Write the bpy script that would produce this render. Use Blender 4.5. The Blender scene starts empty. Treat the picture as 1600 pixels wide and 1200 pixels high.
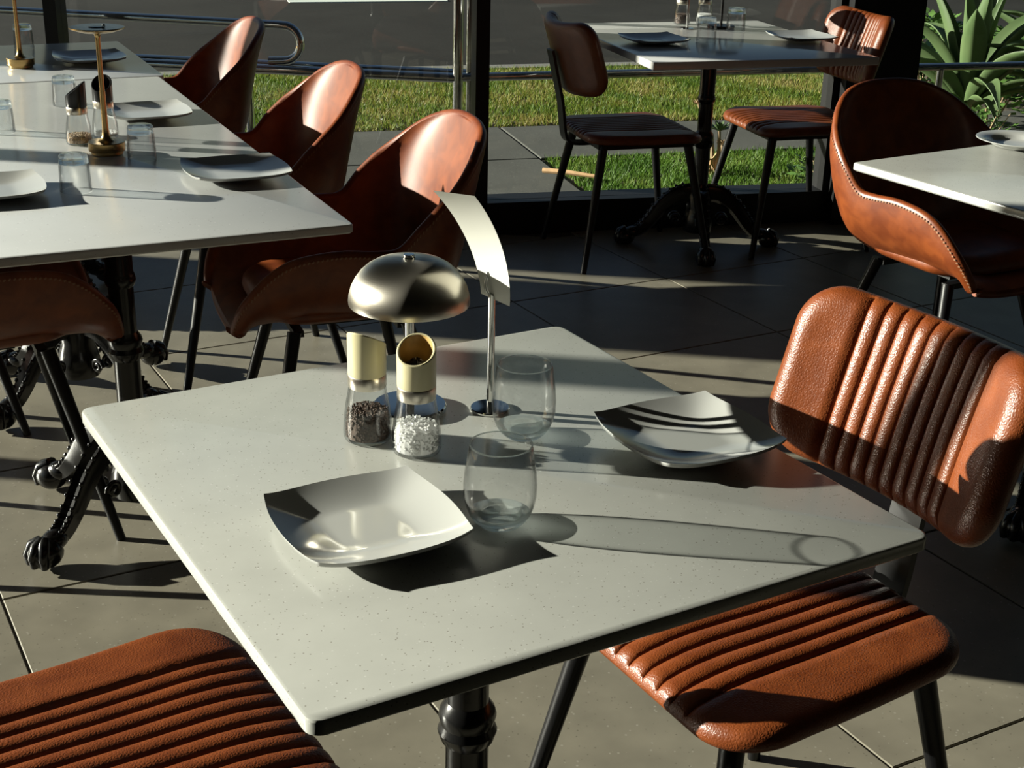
import bpy, bmesh, math, random
import numpy as np
from mathutils import Vector, Matrix, Euler
random.seed(7); rng = np.random.default_rng(7)
PI = math.pi
SC = bpy.context.scene
COL = SC.collection

# ------------------------------------------------------------------ camera, sky, sun, exposure
cam_d = bpy.data.cameras.new('camera'); cam = bpy.data.objects.new('camera', cam_d); COL.objects.link(cam)
cam_d.sensor_fit = 'HORIZONTAL'; cam_d.sensor_width = 36.0; cam_d.lens = 2178.67 / 1600 * 36
cam_d.clip_start = 0.05; cam_d.clip_end = 300
RGT = Vector((0.86546468, -0.50044393, 0.02295141)); DWN = Vector((-0.16734304, -0.33197696, -0.92832516)); FWD = Vector((0.47219403, 0.79959188, -0.37106014))
M = Matrix.Identity(4)
for i in range(3):
    M[i][0] = RGT[i]; M[i][1] = -DWN[i]; M[i][2] = -FWD[i]
M[0][3], M[1][3], M[2][3] = -0.69501717, -1.26494407, 1.42913836
cam.matrix_world = M
SC.camera = cam

SUN_EL = math.radians(15.15)
SUN_TO = Vector((0.790, -0.613, 0)).normalized() * math.cos(SUN_EL) + Vector((0, 0, -math.sin(SUN_EL)))   # the way the light travels
world = bpy.data.worlds.new('sky'); SC.world = world; world.use_nodes = True
wn = world.node_tree; bg = wn.nodes['Background']
sky = wn.nodes.new('ShaderNodeTexSky'); sky.sky_type = 'NISHITA'; sky.sun_disc = False
sky.sun_elevation = SUN_EL; sky.sun_rotation = math.atan2(-SUN_TO.x, -SUN_TO.y); sky.altitude = 50; sky.air_density = 1.0; sky.dust_density = 0.6; sky.ozone_density = 1.5
wn.links.new(sky.outputs[0], bg.inputs[0]); bg.inputs[1].default_value = 0.072
sun_d = bpy.data.lights.new('sun', 'SUN'); sun = bpy.data.objects.new('sun', sun_d); COL.objects.link(sun)
sun_d.energy = 18.0; sun_d.angle = math.radians(0.53); sun_d.color = (1.0, 0.965, 0.83)
sun.rotation_euler = SUN_TO.to_track_quat('-Z', 'Y').to_euler(); sun.location = (-8, 7, 6)
SC.view_settings.view_transform = 'Standard'; SC.view_settings.look = 'None'
SC.view_settings.exposure = 0.0; SC.view_settings.gamma = 1.0; SC.view_settings.use_curve_mapping = False
SC.cycles.transparent_max_bounces = 32; SC.cycles.max_bounces = 12; SC.cycles.transmission_bounces = 12

# ------------------------------------------------------------------ materials
def new_mat(name):
    m = bpy.data.materials.new(name); m.use_nodes = True
    return m, m.node_tree, m.node_tree.nodes['Principled BSDF']
def plain(name, col, rough=.5, metal=0.0, spec=.5, noise=0.0, scale=60, bump=0.0):
    m, t, p = new_mat(name)
    p.inputs['Base Color'].default_value = (*col, 1); p.inputs['Roughness'].default_value = rough
    p.inputs['Metallic'].default_value = metal; p.inputs['Specular IOR Level'].default_value = spec
    if noise or bump:
        tc = t.nodes.new('ShaderNodeTexCoord'); n = t.nodes.new('ShaderNodeTexNoise'); n.inputs['Scale'].default_value = scale; n.inputs['Detail'].default_value = 6
        t.links.new(tc.outputs['Object'], n.inputs['Vector'])
        if noise:
            r = t.nodes.new('ShaderNodeValToRGB'); lo, hi = [c * (1 - noise) for c in col], [min(1, c * (1 + noise)) for c in col]
            r.color_ramp.elements[0].position = .3; r.color_ramp.elements[1].position = .7
            r.color_ramp.elements[0].color = (*lo, 1); r.color_ramp.elements[1].color = (*hi, 1)
            t.links.new(n.outputs['Fac'], r.inputs[0]); t.links.new(r.outputs[0], p.inputs['Base Color'])
        if bump:
            b = t.nodes.new('ShaderNodeBump'); b.inputs['Strength'].default_value = bump; b.inputs['Distance'].default_value = .002
            t.links.new(n.outputs['Fac'], b.inputs['Height']); t.links.new(b.outputs[0], p.inputs['Normal'])
    return m
def leather(name, c1, c2, rough, grain, gscale=320, spec=.5, coord='Object'):
    m, t, p = new_mat(name); L = t.links.new
    tc = t.nodes.new('ShaderNodeTexCoord')
    n = t.nodes.new('ShaderNodeTexNoise'); n.inputs['Scale'].default_value = 22; n.inputs['Detail'].default_value = 5; n.inputs['Distortion'].default_value = .6
    r = t.nodes.new('ShaderNodeValToRGB'); r.color_ramp.elements[0].color = (*c1, 1); r.color_ramp.elements[1].color = (*c2, 1)
    r.color_ramp.elements[0].position = .35; r.color_ramp.elements[1].position = .68
    v = t.nodes.new('ShaderNodeTexVoronoi'); v.inputs['Scale'].default_value = gscale; v.feature = 'DISTANCE_TO_EDGE'
    n2 = t.nodes.new('ShaderNodeTexNoise'); n2.inputs['Scale'].default_value = 60; n2.inputs['Detail'].default_value = 3
    mx = t.nodes.new('ShaderNodeMixRGB'); mx.inputs[0].default_value = .003
    L(tc.outputs[coord], n.inputs['Vector']); L(tc.outputs[coord], n2.inputs['Vector']); L(tc.outputs[coord], mx.inputs[1]); L(n2.outputs['Color'], mx.inputs[2]); L(mx.outputs[0], v.inputs['Vector'])
    L(n.outputs['Fac'], r.inputs[0]); L(r.outputs[0], p.inputs['Base Color'])
    mm = t.nodes.new('ShaderNodeMath'); mm.operation = 'SMOOTH_MIN'; mm.inputs[1].default_value = .35; mm.inputs[2].default_value = .2
    L(v.outputs['Distance'], mm.inputs[0])
    b = t.nodes.new('ShaderNodeBump'); b.inputs['Strength'].default_value = grain; b.inputs['Distance'].default_value = .0015
    L(mm.outputs[0], b.inputs['Height']); L(b.outputs[0], p.inputs['Normal'])
    p.inputs['Roughness'].default_value = rough; p.inputs['Specular IOR Level'].default_value = spec
    return m
def speckle(name, base, dark, light, rough, scale=160, dens=.13, big=.04, bigscale=6):
    m, t, p = new_mat(name); L = t.links.new
    g = t.nodes.new('ShaderNodeNewGeometry')
    def dots(sc, th, seed):
        mp = t.nodes.new('ShaderNodeMapping'); mp.inputs['Location'].default_value = (seed, seed * 1.7, seed * .3)
        v = t.nodes.new('ShaderNodeTexVoronoi'); v.inputs['Scale'].default_value = sc
        L(g.outputs['Position'], mp.inputs[0]); L(mp.outputs[0], v.inputs['Vector'])
        s = t.nodes.new('ShaderNodeSeparateColor'); L(v.outputs['Color'], s.inputs[0])
        m1 = t.nodes.new('ShaderNodeMath'); m1.operation = 'LESS_THAN'; m1.inputs[1].default_value = th; L(s.outputs[0], m1.inputs[0])
        m2 = t.nodes.new('ShaderNodeMath'); m2.operation = 'LESS_THAN'; m2.inputs[1].default_value = .33; L(v.outputs['Distance'], m2.inputs[0])
        m3 = t.nodes.new('ShaderNodeMath'); m3.operation = 'MULTIPLY'; L(m1.outputs[0], m3.inputs[0]); L(m2.outputs[0], m3.inputs[1])
        return m3
    n = t.nodes.new('ShaderNodeTexNoise'); n.inputs['Scale'].default_value = bigscale; n.inputs['Detail'].default_value = 8; L(g.outputs['Position'], n.inputs['Vector'])
    r = t.nodes.new('ShaderNodeValToRGB'); r.color_ramp.elements[0].position = .3; r.color_ramp.elements[1].position = .7
    r.color_ramp.elements[0].color = (*[c * (1 - big) for c in base], 1); r.color_ramp.elements[1].color = (*[c * (1 + big) for c in base], 1); L(n.outputs['Fac'], r.inputs[0])
    a = t.nodes.new('ShaderNodeMixRGB'); a.inputs[2].default_value = (*dark, 1); L(dots(scale, dens, 0).outputs[0], a.inputs[0]); L(r.outputs[0], a.inputs[1])
    b = t.nodes.new('ShaderNodeMixRGB'); b.inputs[2].default_value = (*light, 1); L(dots(scale * .8, dens * .9, 3.1).outputs[0], b.inputs[0]); L(a.outputs[0], b.inputs[1])
    L(b.outputs[0], p.inputs['Base Color']); p.inputs['Roughness'].default_value = rough; p.inputs['Specular IOR Level'].default_value = .5 if rough < .8 else .08
    return m
def thin_glass(name, tint, edge, rough=0.0, epow=5):
    m, t, p = new_mat(name); L = t.links.new; t.nodes.remove(p); out = t.nodes['Material Output']
    tr = t.nodes.new('ShaderNodeBsdfTransparent'); gl = t.nodes.new('ShaderNodeBsdfGlossy'); gl.inputs['Roughness'].default_value = rough
    lw = t.nodes.new('ShaderNodeLayerWeight'); lw.inputs['Blend'].default_value = .5; ep = t.nodes.new('ShaderNodeMath'); ep.operation = 'POWER'; ep.inputs[1].default_value = epow; L(lw.outputs['Facing'], ep.inputs[0])
    c = t.nodes.new('ShaderNodeMixRGB'); c.inputs[1].default_value = (*tint, 1); c.inputs[2].default_value = (*edge, 1); L(ep.outputs[0], c.inputs[0]); L(c.outputs[0], tr.inputs[0])
    l2 = t.nodes.new('ShaderNodeLayerWeight'); l2.inputs['Blend'].default_value = .5
    pw = t.nodes.new('ShaderNodeMath'); pw.operation = 'POWER'; pw.inputs[1].default_value = 5; L(l2.outputs['Facing'], pw.inputs[0])
    fr = t.nodes.new('ShaderNodeMath'); fr.operation = 'MULTIPLY_ADD'; fr.inputs[1].default_value = .965; fr.inputs[2].default_value = .035; L(pw.outputs[0], fr.inputs[0])
    mx = t.nodes.new('ShaderNodeMixShader'); L(fr.outputs[0], mx.inputs[0]); L(tr.outputs[0], mx.inputs[1]); L(gl.outputs[0], mx.inputs[2]); L(mx.outputs[0], out.inputs['Surface'])
    return m
def solid_glass(name, tint, mixt=.35):
    m, t, p = new_mat(name); L = t.links.new; t.nodes.remove(p); out = t.nodes['Material Output']
    g = t.nodes.new('ShaderNodeBsdfGlass'); g.inputs['IOR'].default_value = 1.5; g.inputs['Color'].default_value = (*tint, 1); g.inputs['Roughness'].default_value = .01
    tr = t.nodes.new('ShaderNodeBsdfTransparent'); tr.inputs[0].default_value = (.9, .93, .93, 1)
    mx = t.nodes.new('ShaderNodeMixShader'); mx.inputs[0].default_value = mixt; L(g.outputs[0], mx.inputs[1]); L(tr.outputs[0], mx.inputs[2]); L(mx.outputs[0], out.inputs['Surface'])
    return m
def brushed(name, col, rough=.28, aniso=.6):
    m, t, p = new_mat(name); p.inputs['Base Color'].default_value = (*col, 1); p.inputs['Metallic'].default_value = 1; p.inputs['Roughness'].default_value = rough
    p.inputs['Anisotropic'].default_value = aniso
    tc = t.nodes.new('ShaderNodeTexCoord'); mp = t.nodes.new('ShaderNodeMapping'); mp.inputs['Scale'].default_value = (3, 3, 900)
    n = t.nodes.new('ShaderNodeTexNoise'); n.inputs['Scale'].default_value = 3; t.links.new(tc.outputs['Object'], mp.inputs[0]); t.links.new(mp.outputs[0], n.inputs['Vector'])
    b = t.nodes.new('ShaderNodeBump'); b.inputs['Strength'].default_value = .08; b.inputs['Distance'].default_value = .001; t.links.new(n.outputs['Fac'], b.inputs['Height']); t.links.new(b.outputs[0], p.inputs['Normal'])
    return m
MAT = dict(
    rib=leather('tan_ribbed_leather', (.116, .026, .0052), (.162, .040, .009), .37, .5, 250, .4),
    shell=leather('cognac_shell_leather', (.104, .020, .003), (.170, .039, .007), .42, .1, 420, .42),
    thread=plain('pale_thread', (.20, .095, .045), .6),
    seam=plain('dark_seam_thread', (.10, .032, .014), .6),
    black=plain('black_metal', (.004, .004, .0045), .36, 0, .3),
    iron=plain('gloss_black_iron', (.006, .006, .006), .22, 0, .5, bump=.25, scale=40),
    frame=plain('black_window_frame', (.004, .004, .0045), .45, 0, .3),
    quartz=speckle('pale_quartz', (.345, .35, .325), (.19, .18, .16), (.40, .40, .38), .2, 420, .055, .05, 14),
    marble=speckle('pale_veined_stone', (.48, .49, .485), (.34, .34, .33), (.56, .56, .55), .2, 260, .03, .05, 5),
    laminate=plain('white_laminate', (.48, .48, .47), .16, 0, .5, noise=.03, scale=8),
    china=plain('white_porcelain', (.37, .375, .36), .07, 0, .55),
    steel=plain('polished_steel', (.62, .62, .60), .07, 1),
    brushed=brushed('brushed_steel', (.62, .58, .50)),
    brass=brushed('brushed_brass', (.44, .30, .125), .26, .3),
    dark_glass=plain('dark_gloss_disc', (.012, .014, .016), .22, 0, .25),
    cream=plain('cream_plastic', (.45, .41, .25), .38, 0, .5, noise=.04, scale=30),
    cream_in=plain('inner_cream_plastic', (.40, .26, .09), .4, noise=.25, scale=60),  # browner, mottled tone for the inside of the caps
    blackcap=plain('black_plastic', (.005, .005, .0055), .3, 0, .35),
    grinder=plain('black_grinder', (.012, .012, .012), .3),
    pepper=plain('peppercorn', (.055, .032, .02), .6, noise=.6, scale=300),
    pepper_pale=plain('mixed_peppercorn', (.28, .19, .10), .6, noise=.6, scale=260),
    salt=plain('salt_crystal', (.80, .80, .78), .35, 0, .5),
    paper=plain('white_paper', (.55, .55, .50), .7),
    glass=thin_glass('drinking_glass', (.955, .96, .96), (.12, .14, .15)),
    thick_glass=thin_glass('thick_tumbler_glass', (.96, .97, .975), (.06, .08, .10), 0, 2.6),
    glass_base=solid_glass('thick_glass_base', (.93, .97, .98)),
    pane=thin_glass('window_pane', (.965, .975, .97), (.9, .92, .91)),
    tile=speckle('grey_floor_tile', (.168, .154, .118), (.11, .10, .075), (.24, .225, .185), .42, 190, .05, .14, 9),
    grout=plain('dark_grout', (.07, .062, .05), .9),
    wall=plain('charcoal_wall_paint', (.035, .034, .033), .8),
    ceil=plain('dark_ceiling_paint', (.05, .05, .05), .85),
    asphalt=speckle('asphalt', (.020, .020, .018), (.012, .012, .012), (.036, .036, .033), .95, 90, .2, .18, 1.6),
    concrete=speckle('footpath_concrete', (.080, .082, .074), (.05, .05, .046), (.12, .12, .105), .9, 110, .15, .14, 2.2),
    joint=plain('concrete_joint', (.06, .058, .05), .9),
    kerb=plain('kerb_concrete', (.12, .12, .11), .9, noise=.15, scale=9),
    soil=plain('soil', (.07, .05, .028), .95, noise=.4, scale=12),
    roadpaint=plain('road_paint', (.55, .60, .54), .7),
    stick=plain('dry_stick', (.48, .30, .15), .8, noise=.2, scale=30),
    leafy=plain('shrub_leaf', (.07, .14, .03), .45, noise=.3, scale=20),
    stemmy=plain('succulent_stem', (.26, .18, .10), .8, noise=.25, scale=50),
)
def salt_mat():
    m, t, p = new_mat('salt_crystals'); L = t.links.new; p.inputs['Base Color'].default_value = (.88, .88, .87, 1); p.inputs['Roughness'].default_value = .3
    tl = t.nodes.new('ShaderNodeBsdfTranslucent'); tl.inputs[0].default_value = (.88, .88, .87, 1); ms = t.nodes.new('ShaderNodeMixShader'); ms.inputs[0].default_value = .55
    L(p.outputs[0], ms.inputs[1]); L(tl.outputs[0], ms.inputs[2]); L(ms.outputs[0], t.nodes['Material Output'].inputs['Surface']); return m
MAT['salt'] = salt_mat()
def grass_mat(name, stops):
    m, t, p = new_mat(name); L = t.links.new
    g = t.nodes.new('ShaderNodeNewGeometry'); n = t.nodes.new('ShaderNodeTexNoise'); n.inputs['Scale'].default_value = 3.2; n.inputs['Detail'].default_value = 7
    L(g.outputs['Position'], n.inputs['Vector'])
    n2 = t.nodes.new('ShaderNodeTexWhiteNoise'); n2.noise_dimensions = '1D'; L(g.outputs['Random Per Island'], n2.inputs['W'])
    mx = t.nodes.new('ShaderNodeMixRGB'); mx.inputs[0].default_value = .28; L(n.outputs['Fac'], mx.inputs[1]); L(n2.outputs['Value'], mx.inputs[2])
    r = t.nodes.new('ShaderNodeValToRGB'); r.color_ramp.elements[0].position = stops[0][0]; r.color_ramp.elements[0].color = (*stops[0][1], 1)
    r.color_ramp.elements[1].position = stops[-1][0]; r.color_ramp.elements[1].color = (*stops[-1][1], 1)
    for s in stops[1:-1]:
        e = r.color_ramp.elements.new(s[0]); e.color = (*s[1], 1)
    L(mx.outputs[0], r.inputs[0]); L(r.outputs[0], p.inputs['Base Color']); p.inputs['Roughness'].default_value = .55
    p.inputs['Specular IOR Level'].default_value = .25
    tl = t.nodes.new('ShaderNodeBsdfTranslucent'); ms = t.nodes.new('ShaderNodeMixShader'); ms.inputs[0].default_value = .35
    L(r.outputs[0], tl.inputs[0]); L(p.outputs[0], ms.inputs[1]); L(tl.outputs[0], ms.inputs[2]); L(ms.outputs[0], t.nodes['Material Output'].inputs['Surface'])
    return m
MAT['grass'] = grass_mat('lawn_blades', [(.30, (.05, .105, .01)), (.48, (.11, .17, .018)), (.60, (.22, .21, .045)), (.75, (.32, .25, .10))])
MAT['grass_near'] = grass_mat('fresh_lawn_blades', [(.3, (.04, .10, .01)), (.55, (.09, .17, .02)), (.8, (.22, .26, .06))])
def agave_mat():
    m, t, p = new_mat('agave_leaf'); L = t.links.new
    tc = t.nodes.new('ShaderNodeTexCoord'); n = t.nodes.new('ShaderNodeTexNoise'); n.inputs['Scale'].default_value = 5; L(tc.outputs['Object'], n.inputs['Vector'])
    r = t.nodes.new('ShaderNodeValToRGB'); r.color_ramp.elements[0].color = (.06, .115, .04, 1); r.color_ramp.elements[1].color = (.13, .185, .075, 1); L(n.outputs['Fac'], r.inputs[0])
    L(r.outputs[0], p.inputs['Base Color']); p.inputs['Roughness'].default_value = .5
    tl = t.nodes.new('ShaderNodeBsdfTranslucent'); ms = t.nodes.new('ShaderNodeMixShader'); ms.inputs[0].default_value = .3
    L(r.outputs[0], tl.inputs[0]); L(p.outputs[0], ms.inputs[1]); L(tl.outputs[0], ms.inputs[2]); L(ms.outputs[0], t.nodes['Material Output'].inputs['Surface'])
    return m
MAT['agave'] = agave_mat()

# ------------------------------------------------------------------ helpers
class MB:
    """collects vertices and faces; build() links them as one mesh object"""
    def __init__(s): s.v = []; s.f = []
    def add(s, vs, fs):
        o = len(s.v); s.v += [tuple(p) for p in vs]; s.f += [tuple(i + o for i in f) for f in fs]; return s
    def box(s, x0, x1, y0, y1, z0, z1, xf=None):
        vs = [Vector(p) for p in ((x0, y0, z0), (x1, y0, z0), (x1, y1, z0), (x0, y1, z0), (x0, y0, z1), (x1, y0, z1), (x1, y1, z1), (x0, y1, z1))]
        if xf is not None: vs = [xf @ p for p in vs]
        return s.add(vs, [(3, 2, 1, 0), (4, 5, 6, 7), (0, 1, 5, 4), (1, 2, 6, 5), (2, 3, 7, 6), (3, 0, 4, 7)])
    def lathe(s, prof, n=40, closed=False, xf=None):
        k = len(prof); vs = []; fs = []
        for j in range(n):
            a = 2 * PI * j / n
            for r, z in prof:
                p = Vector((r * math.cos(a), r * math.sin(a), z)); vs.append(xf @ p if xf is not None else p)
        m = k if closed else k - 1
        for j in range(n):
            for i in range(m):
                fs.append((j * k + i, ((j + 1) % n) * k + i, ((j + 1) % n) * k + (i + 1) % k, j * k + (i + 1) % k))
        return s.add(vs, fs)
    def tube(s, pts, rad, n=12, cap=True, flat=1.0, up=None):
        pts = [Vector(p) for p in pts]; N = len(pts); rr = rad if hasattr(rad, '__len__') else [rad] * N
        vs = []; fs = []; prev = None
        for i, p in enumerate(pts):
            t = (pts[min(i + 1, N - 1)] - pts[max(i - 1, 0)]).normalized()
            if prev is None:
                u = Vector(up) if up else (Vector((0, 0, 1)) if abs(t.z) < .9 else Vector((1, 0, 0)))
            else: u = prev
            u = (u - t * u.dot(t)).normalized(); prev = u; w = t.cross(u)
            for j in range(n):
                a = 2 * PI * j / n; vs.append(p + (u * math.cos(a) * flat + w * math.sin(a)) * rr[i])
        for i in range(N - 1):
            for j in range(n): fs.append((i * n + j, i * n + (j + 1) % n, (i + 1) * n + (j + 1) % n, (i + 1) * n + j))
        if cap: fs.append(tuple(range(n - 1, -1, -1))); fs.append(tuple((N - 1) * n + j for j in range(n)))
        return s.add(vs, fs)
    def ball(s, c, r, n=8, m=6, sc=(1, 1, 1), xf=None):
        c = Vector(c); vs = [Vector((0, 0, 1))]; fs = []
        for i in range(1, m):
            for j in range(n):
                a, b = PI * i / m, 2 * PI * j / n; vs.append(Vector((math.sin(a) * math.cos(b), math.sin(a) * math.sin(b), math.cos(a))))
        vs.append(Vector((0, 0, -1)))
        for j in range(n):
            fs.append((0, 1 + j, 1 + (j + 1) % n))
            for i in range(m - 2): a = 1 + i * n; fs.append((a + j, a + n + j, a + n + (j + 1) % n, a + (j + 1) % n))
            a = 1 + (m - 2) * n; fs.append((a + j, len(vs) - 1, a + (j + 1) % n))
        P = [Vector((v.x * r * sc[0], v.y * r * sc[1], v.z * r * sc[2])) for v in vs]
        if xf is not None: P = [xf @ p for p in P]
        return s.add([p + c for p in P], fs)
    def grid(s, P, cols, rows, wrap=False):
        fs = [(r * cols + c, r * cols + (c + 1) % cols, (r + 1) * cols + (c + 1) % cols, (r + 1) * cols + c) for r in range(rows - 1) for c in range(cols if wrap else cols - 1)]
        return s.add(P, fs)
    def mesh(s, name, mat, smooth=35, merge=0.0):
        me = bpy.data.meshes.new(name); me.from_pydata([tuple(p) for p in s.v], [], s.f)
        bm = bmesh.new(); bm.from_mesh(me)
        if merge: bmesh.ops.remove_doubles(bm, verts=bm.verts, dist=merge)
        bmesh.ops.recalc_face_normals(bm, faces=bm.faces); bm.to_mesh(me); bm.free()
        if smooth:
            me.shade_smooth()
            if smooth < 180: me.set_sharp_from_angle(angle=math.radians(smooth))
        me.materials.append(mat if not isinstance(mat, str) else MAT[mat]); return me
    def build(s, name, mat, parent=None, smooth=35, merge=0.0, loc=None, rot=None):
        o = bpy.data.objects.new(name, s.mesh(name, mat, smooth, merge)); COL.objects.link(o)
        if parent is not None: o.parent = parent
        if loc is not None: o.location = loc
        if rot is not None: o.rotation_euler = rot
        return o
def empty(name, loc=(0, 0, 0), rz=0.0):
    o = bpy.data.objects.new(name, None); COL.objects.link(o); o.location = loc; o.rotation_euler = (0, 0, rz); o.empty_display_size = .1; return o
def tag(o, label=None, cat=None, group=None, kind=None):
    for k, v in (('label', label), ('category', cat), ('group', group), ('kind', kind)):
        if v: o[k] = v
    return o
def copy_tree(o, loc=None, rz=None, parent=None):
    c = o.copy(); COL.objects.link(c)
    if parent is not None: c.parent = parent
    for ch in list(o.children): copy_tree(ch, parent=c)
    if loc is not None: c.location = loc
    if rz is not None: c.rotation_euler = (0, 0, rz)
    return c
def bevel(o, w, seg=2):
    m = o.modifiers.new('edge', 'BEVEL'); m.width = w; m.segments = seg; m.limit_method = 'ANGLE'; return o
R = math.radians
def catmull(P, n):
    P = [np.array(p, float) for p in P]; out = []; K = len(P)
    for i in range(n):
        t = i / (n - 1) * (K - 1); k = min(int(t), K - 2); f = t - k
        a, b, c, d = P[max(k - 1, 0)], P[k], P[k + 1], P[min(k + 2, K - 1)]
        out.append(.5 * (2 * b + (c - a) * f + (2 * a - 5 * b + 4 * c - d) * f * f + (3 * b - a - 3 * c + d) * f ** 3))
    return out

# ------------------------------------------------------------------ the room
K = Vector((1.806, 3.205, 0)); DR = Vector((.9578, -.2875, 0)); NR = Vector((.2875, .9578, 0))      # the corner, the right window wall and its outward side
DL = Vector((-.794, .605, 0)).normalized(); NL = Vector((.605, .794, 0)).normalized()
def frame(origin, ex, ey):
    m = Matrix.Identity(4)
    for i in range(3): m[i][0] = ex[i]; m[i][1] = ey[i]; m[i][3] = origin[i]
    return m
FR = frame(K, DR, NR); FL = frame(K, DL, NL)
KE = K + DR * 4.5; KW = K + DL * 5.5; XW = KW.x; XE = KE.x; YS = -3.3; ZC = 2.75; ZH = 2.45; SILL = .125
fl = empty('floor'); tag(fl, kind='structure')
room_poly = [KW, K, KE, Vector((XE, YS, 0)), Vector((XW, YS, 0))]
mb = MB(); n = len(room_poly); mb.add([p + Vector((0, 0, -.0035)) for p in room_poly] + [p + Vector((0, 0, -.12)) for p in room_poly],
    [tuple(range(n)), tuple(range(2 * n - 1, n - 1, -1))] + [(i, i + n, (i + 1) % n + n, (i + 1) % n) for i in range(n)])
mb.build('grout_bed', 'grout', fl, smooth=0)
# tiles, one object each, cut where they meet the window walls
TA = -.02418; TO = Vector((-.37016, .07954, 0)); TX = Vector((math.cos(TA), math.sin(TA), 0)); TY = Vector((-math.sin(TA), math.cos(TA), 0))
def clip(poly, o, nrm):
    out = []
    for i, p in enumerate(poly):
        q = poly[(i + 1) % len(poly)]; a, b = (p - o).dot(nrm), (q - o).dot(nrm)
        if a <= 0: out.append(p)
        if a * b < 0: out.append(p + (q - p) * (a / (a - b)))
    return out
def tile_mesh(poly):
    c = sum(poly, Vector()) / len(poly); k = len(poly); m = MB()
    inn = [p + (c - p).normalized() * .0022 for p in poly]
    m.add([p + Vector((0, 0, -.005)) for p in poly] + [p + Vector((0, 0, -.0012)) for p in poly] + list(inn),
          [(i, (i + 1) % k, k + (i + 1) % k, k + i) for i in range(k)] + [(k + i, k + (i + 1) % k, 2 * k + (i + 1) % k, 2 * k + i) for i in range(k)] + [tuple(range(2 * k, 3 * k))])
    return m.mesh('tile', 'tile', smooth=0)
g = .0025
full = None
for i in range(-4, 10):
    for j in range(-5, 10):
        sq = [TX * (i * .6 + a) + TY * (j * .6 + b) + TO for a, b in ((g, g), (.6 - g, g), (.6 - g, .6 - g), (g, .6 - g))]
        c = sum(sq, Vector()) / 4
        o, nr = (K, NR) if (c - K).dot(Vector((1, -.45, 0))) > 0 else (K, NL)
        cut = clip(sq, o + nr * -.02, nr); cut = clip(cut, Vector((XE, 0, 0)), Vector((1, 0, 0))) if cut else cut; cut = clip(cut, Vector((XW, 0, 0)), Vector((-1, 0, 0))) if cut else cut
        cut = clip(cut, Vector((0, YS, 0)), Vector((0, -1, 0))) if cut else cut
        if len(cut) < 3: continue
        whole = len(cut) == 4 and all((a - b).length < 1e-5 for a, b in zip(cut, sq))
        if whole:
            if full is None: full = tile_mesh([p - sq[0] for p in sq])
            t = bpy.data.objects.new('tile', full); COL.objects.link(t); t.parent = fl; t.location = sq[0]
        else:
            t = bpy.data.objects.new('tile', tile_mesh([p - cut[0] for p in cut])); COL.objects.link(t); t.parent = fl; t.location = cut[0]
def wall_box(name, x0, x1, y0, y1, z0, z1, xf=None, mat='wall'):
    return tag(MB().box(x0, x1, y0, y1, z0, z1, xf).build(name, mat, smooth=0), kind='structure')
mb = MB(); mb.add([p + Vector((0, 0, ZC)) for p in room_poly] + [p + Vector((0, 0, ZC + .15)) for p in room_poly],
    [tuple(range(n - 1, -1, -1)), tuple(range(n, 2 * n))] + [(i, (i + 1) % n, (i + 1) % n + n, i + n) for i in range(n)])
tag(mb.build('ceiling', 'ceil', smooth=0), kind='structure')
wall_box('wall_south', XW - .15, XE + .15, YS - .15, YS, 0, ZC)
wall_box('wall_east', XE, XE + .15, YS, KE.y, 0, ZC)
wall_box('wall_west', XW - .15, XW, YS, 1.05, 0, ZC)
wall_box('wall_north_column', 1.376, 1.672, -.10, .10, 0, ZC, FR, 'frame')
wall_box('wall_west_sun_block', XW - .15, XW, 5.2, 5.88, 0, ZC)  # unseen pier, added to keep sun off the end and window tables
wall_box('wall_northeast', 0, 4.5, -.03, .07, ZH, ZC, FR, 'frame')
wall_box('wall_northwest', 0, 5.5, -.03, .07, ZH, ZC, FL, 'frame')
wall_box('wall_west_header', XW - .15, XW, 1.05, KW.y, ZH, ZC)
def window(name, xf, x0, x1, mulls, z0=SILL):
    w = empty(name); tag(w, kind='structure')
    MB().box(x0, x1, -.045, .075, -.02, z0 - .008, xf).box(x0, x1, -.052, .085, z0 - .008, z0, xf).build('sill_rail', 'frame', w, smooth=0)
    MB().box(x0, x1, -.03, .03, ZH - .06, ZH, xf).build('head_rail', 'frame', w, smooth=0)
    for a, b in mulls: MB().box(a, b, -.045, .045, z0, ZH, xf).build('mullion', 'frame', w, smooth=0)
    ed = [x0] + [v for m in mulls for v in m] + [x1]; ed = sorted(ed)
    for k in range(0, len(ed) - 1):
        if ed[k + 1] - ed[k] > .06 and k % 2 == 0 or ed[k + 1] - ed[k] > .5: MB().box(ed[k], ed[k + 1], -.004, .004, z0, ZH, xf).build('pane', 'pane', w, smooth=0)
    return w
window('window_1', FR, 0, 1.376, [(-.05, .0), (1.35, 1.376)])
window('window_2', FR, 1.672, 4.5, [(1.672, 1.69), (3.1, 3.15)])
window('window_3', FL, 0, 5.5, [(1.60, 1.65), (3.2, 3.26), (4.85, 4.91)])
FW = frame(Vector((XW, 0, 0)), Vector((0, 1, 0)), Vector((-1, 0, 0)))
window('window_4', FW, 1.05, 5.2, [(1.05, 1.11), (2.365, 2.435), (3.685, 3.755)])
window('west_sun_slits', FW, 5.88, KW.y, [(6.04, 6.18), (6.25, KW.y)])  # wide mullions added out of view, gaps shaped to throw sun stripes

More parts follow.
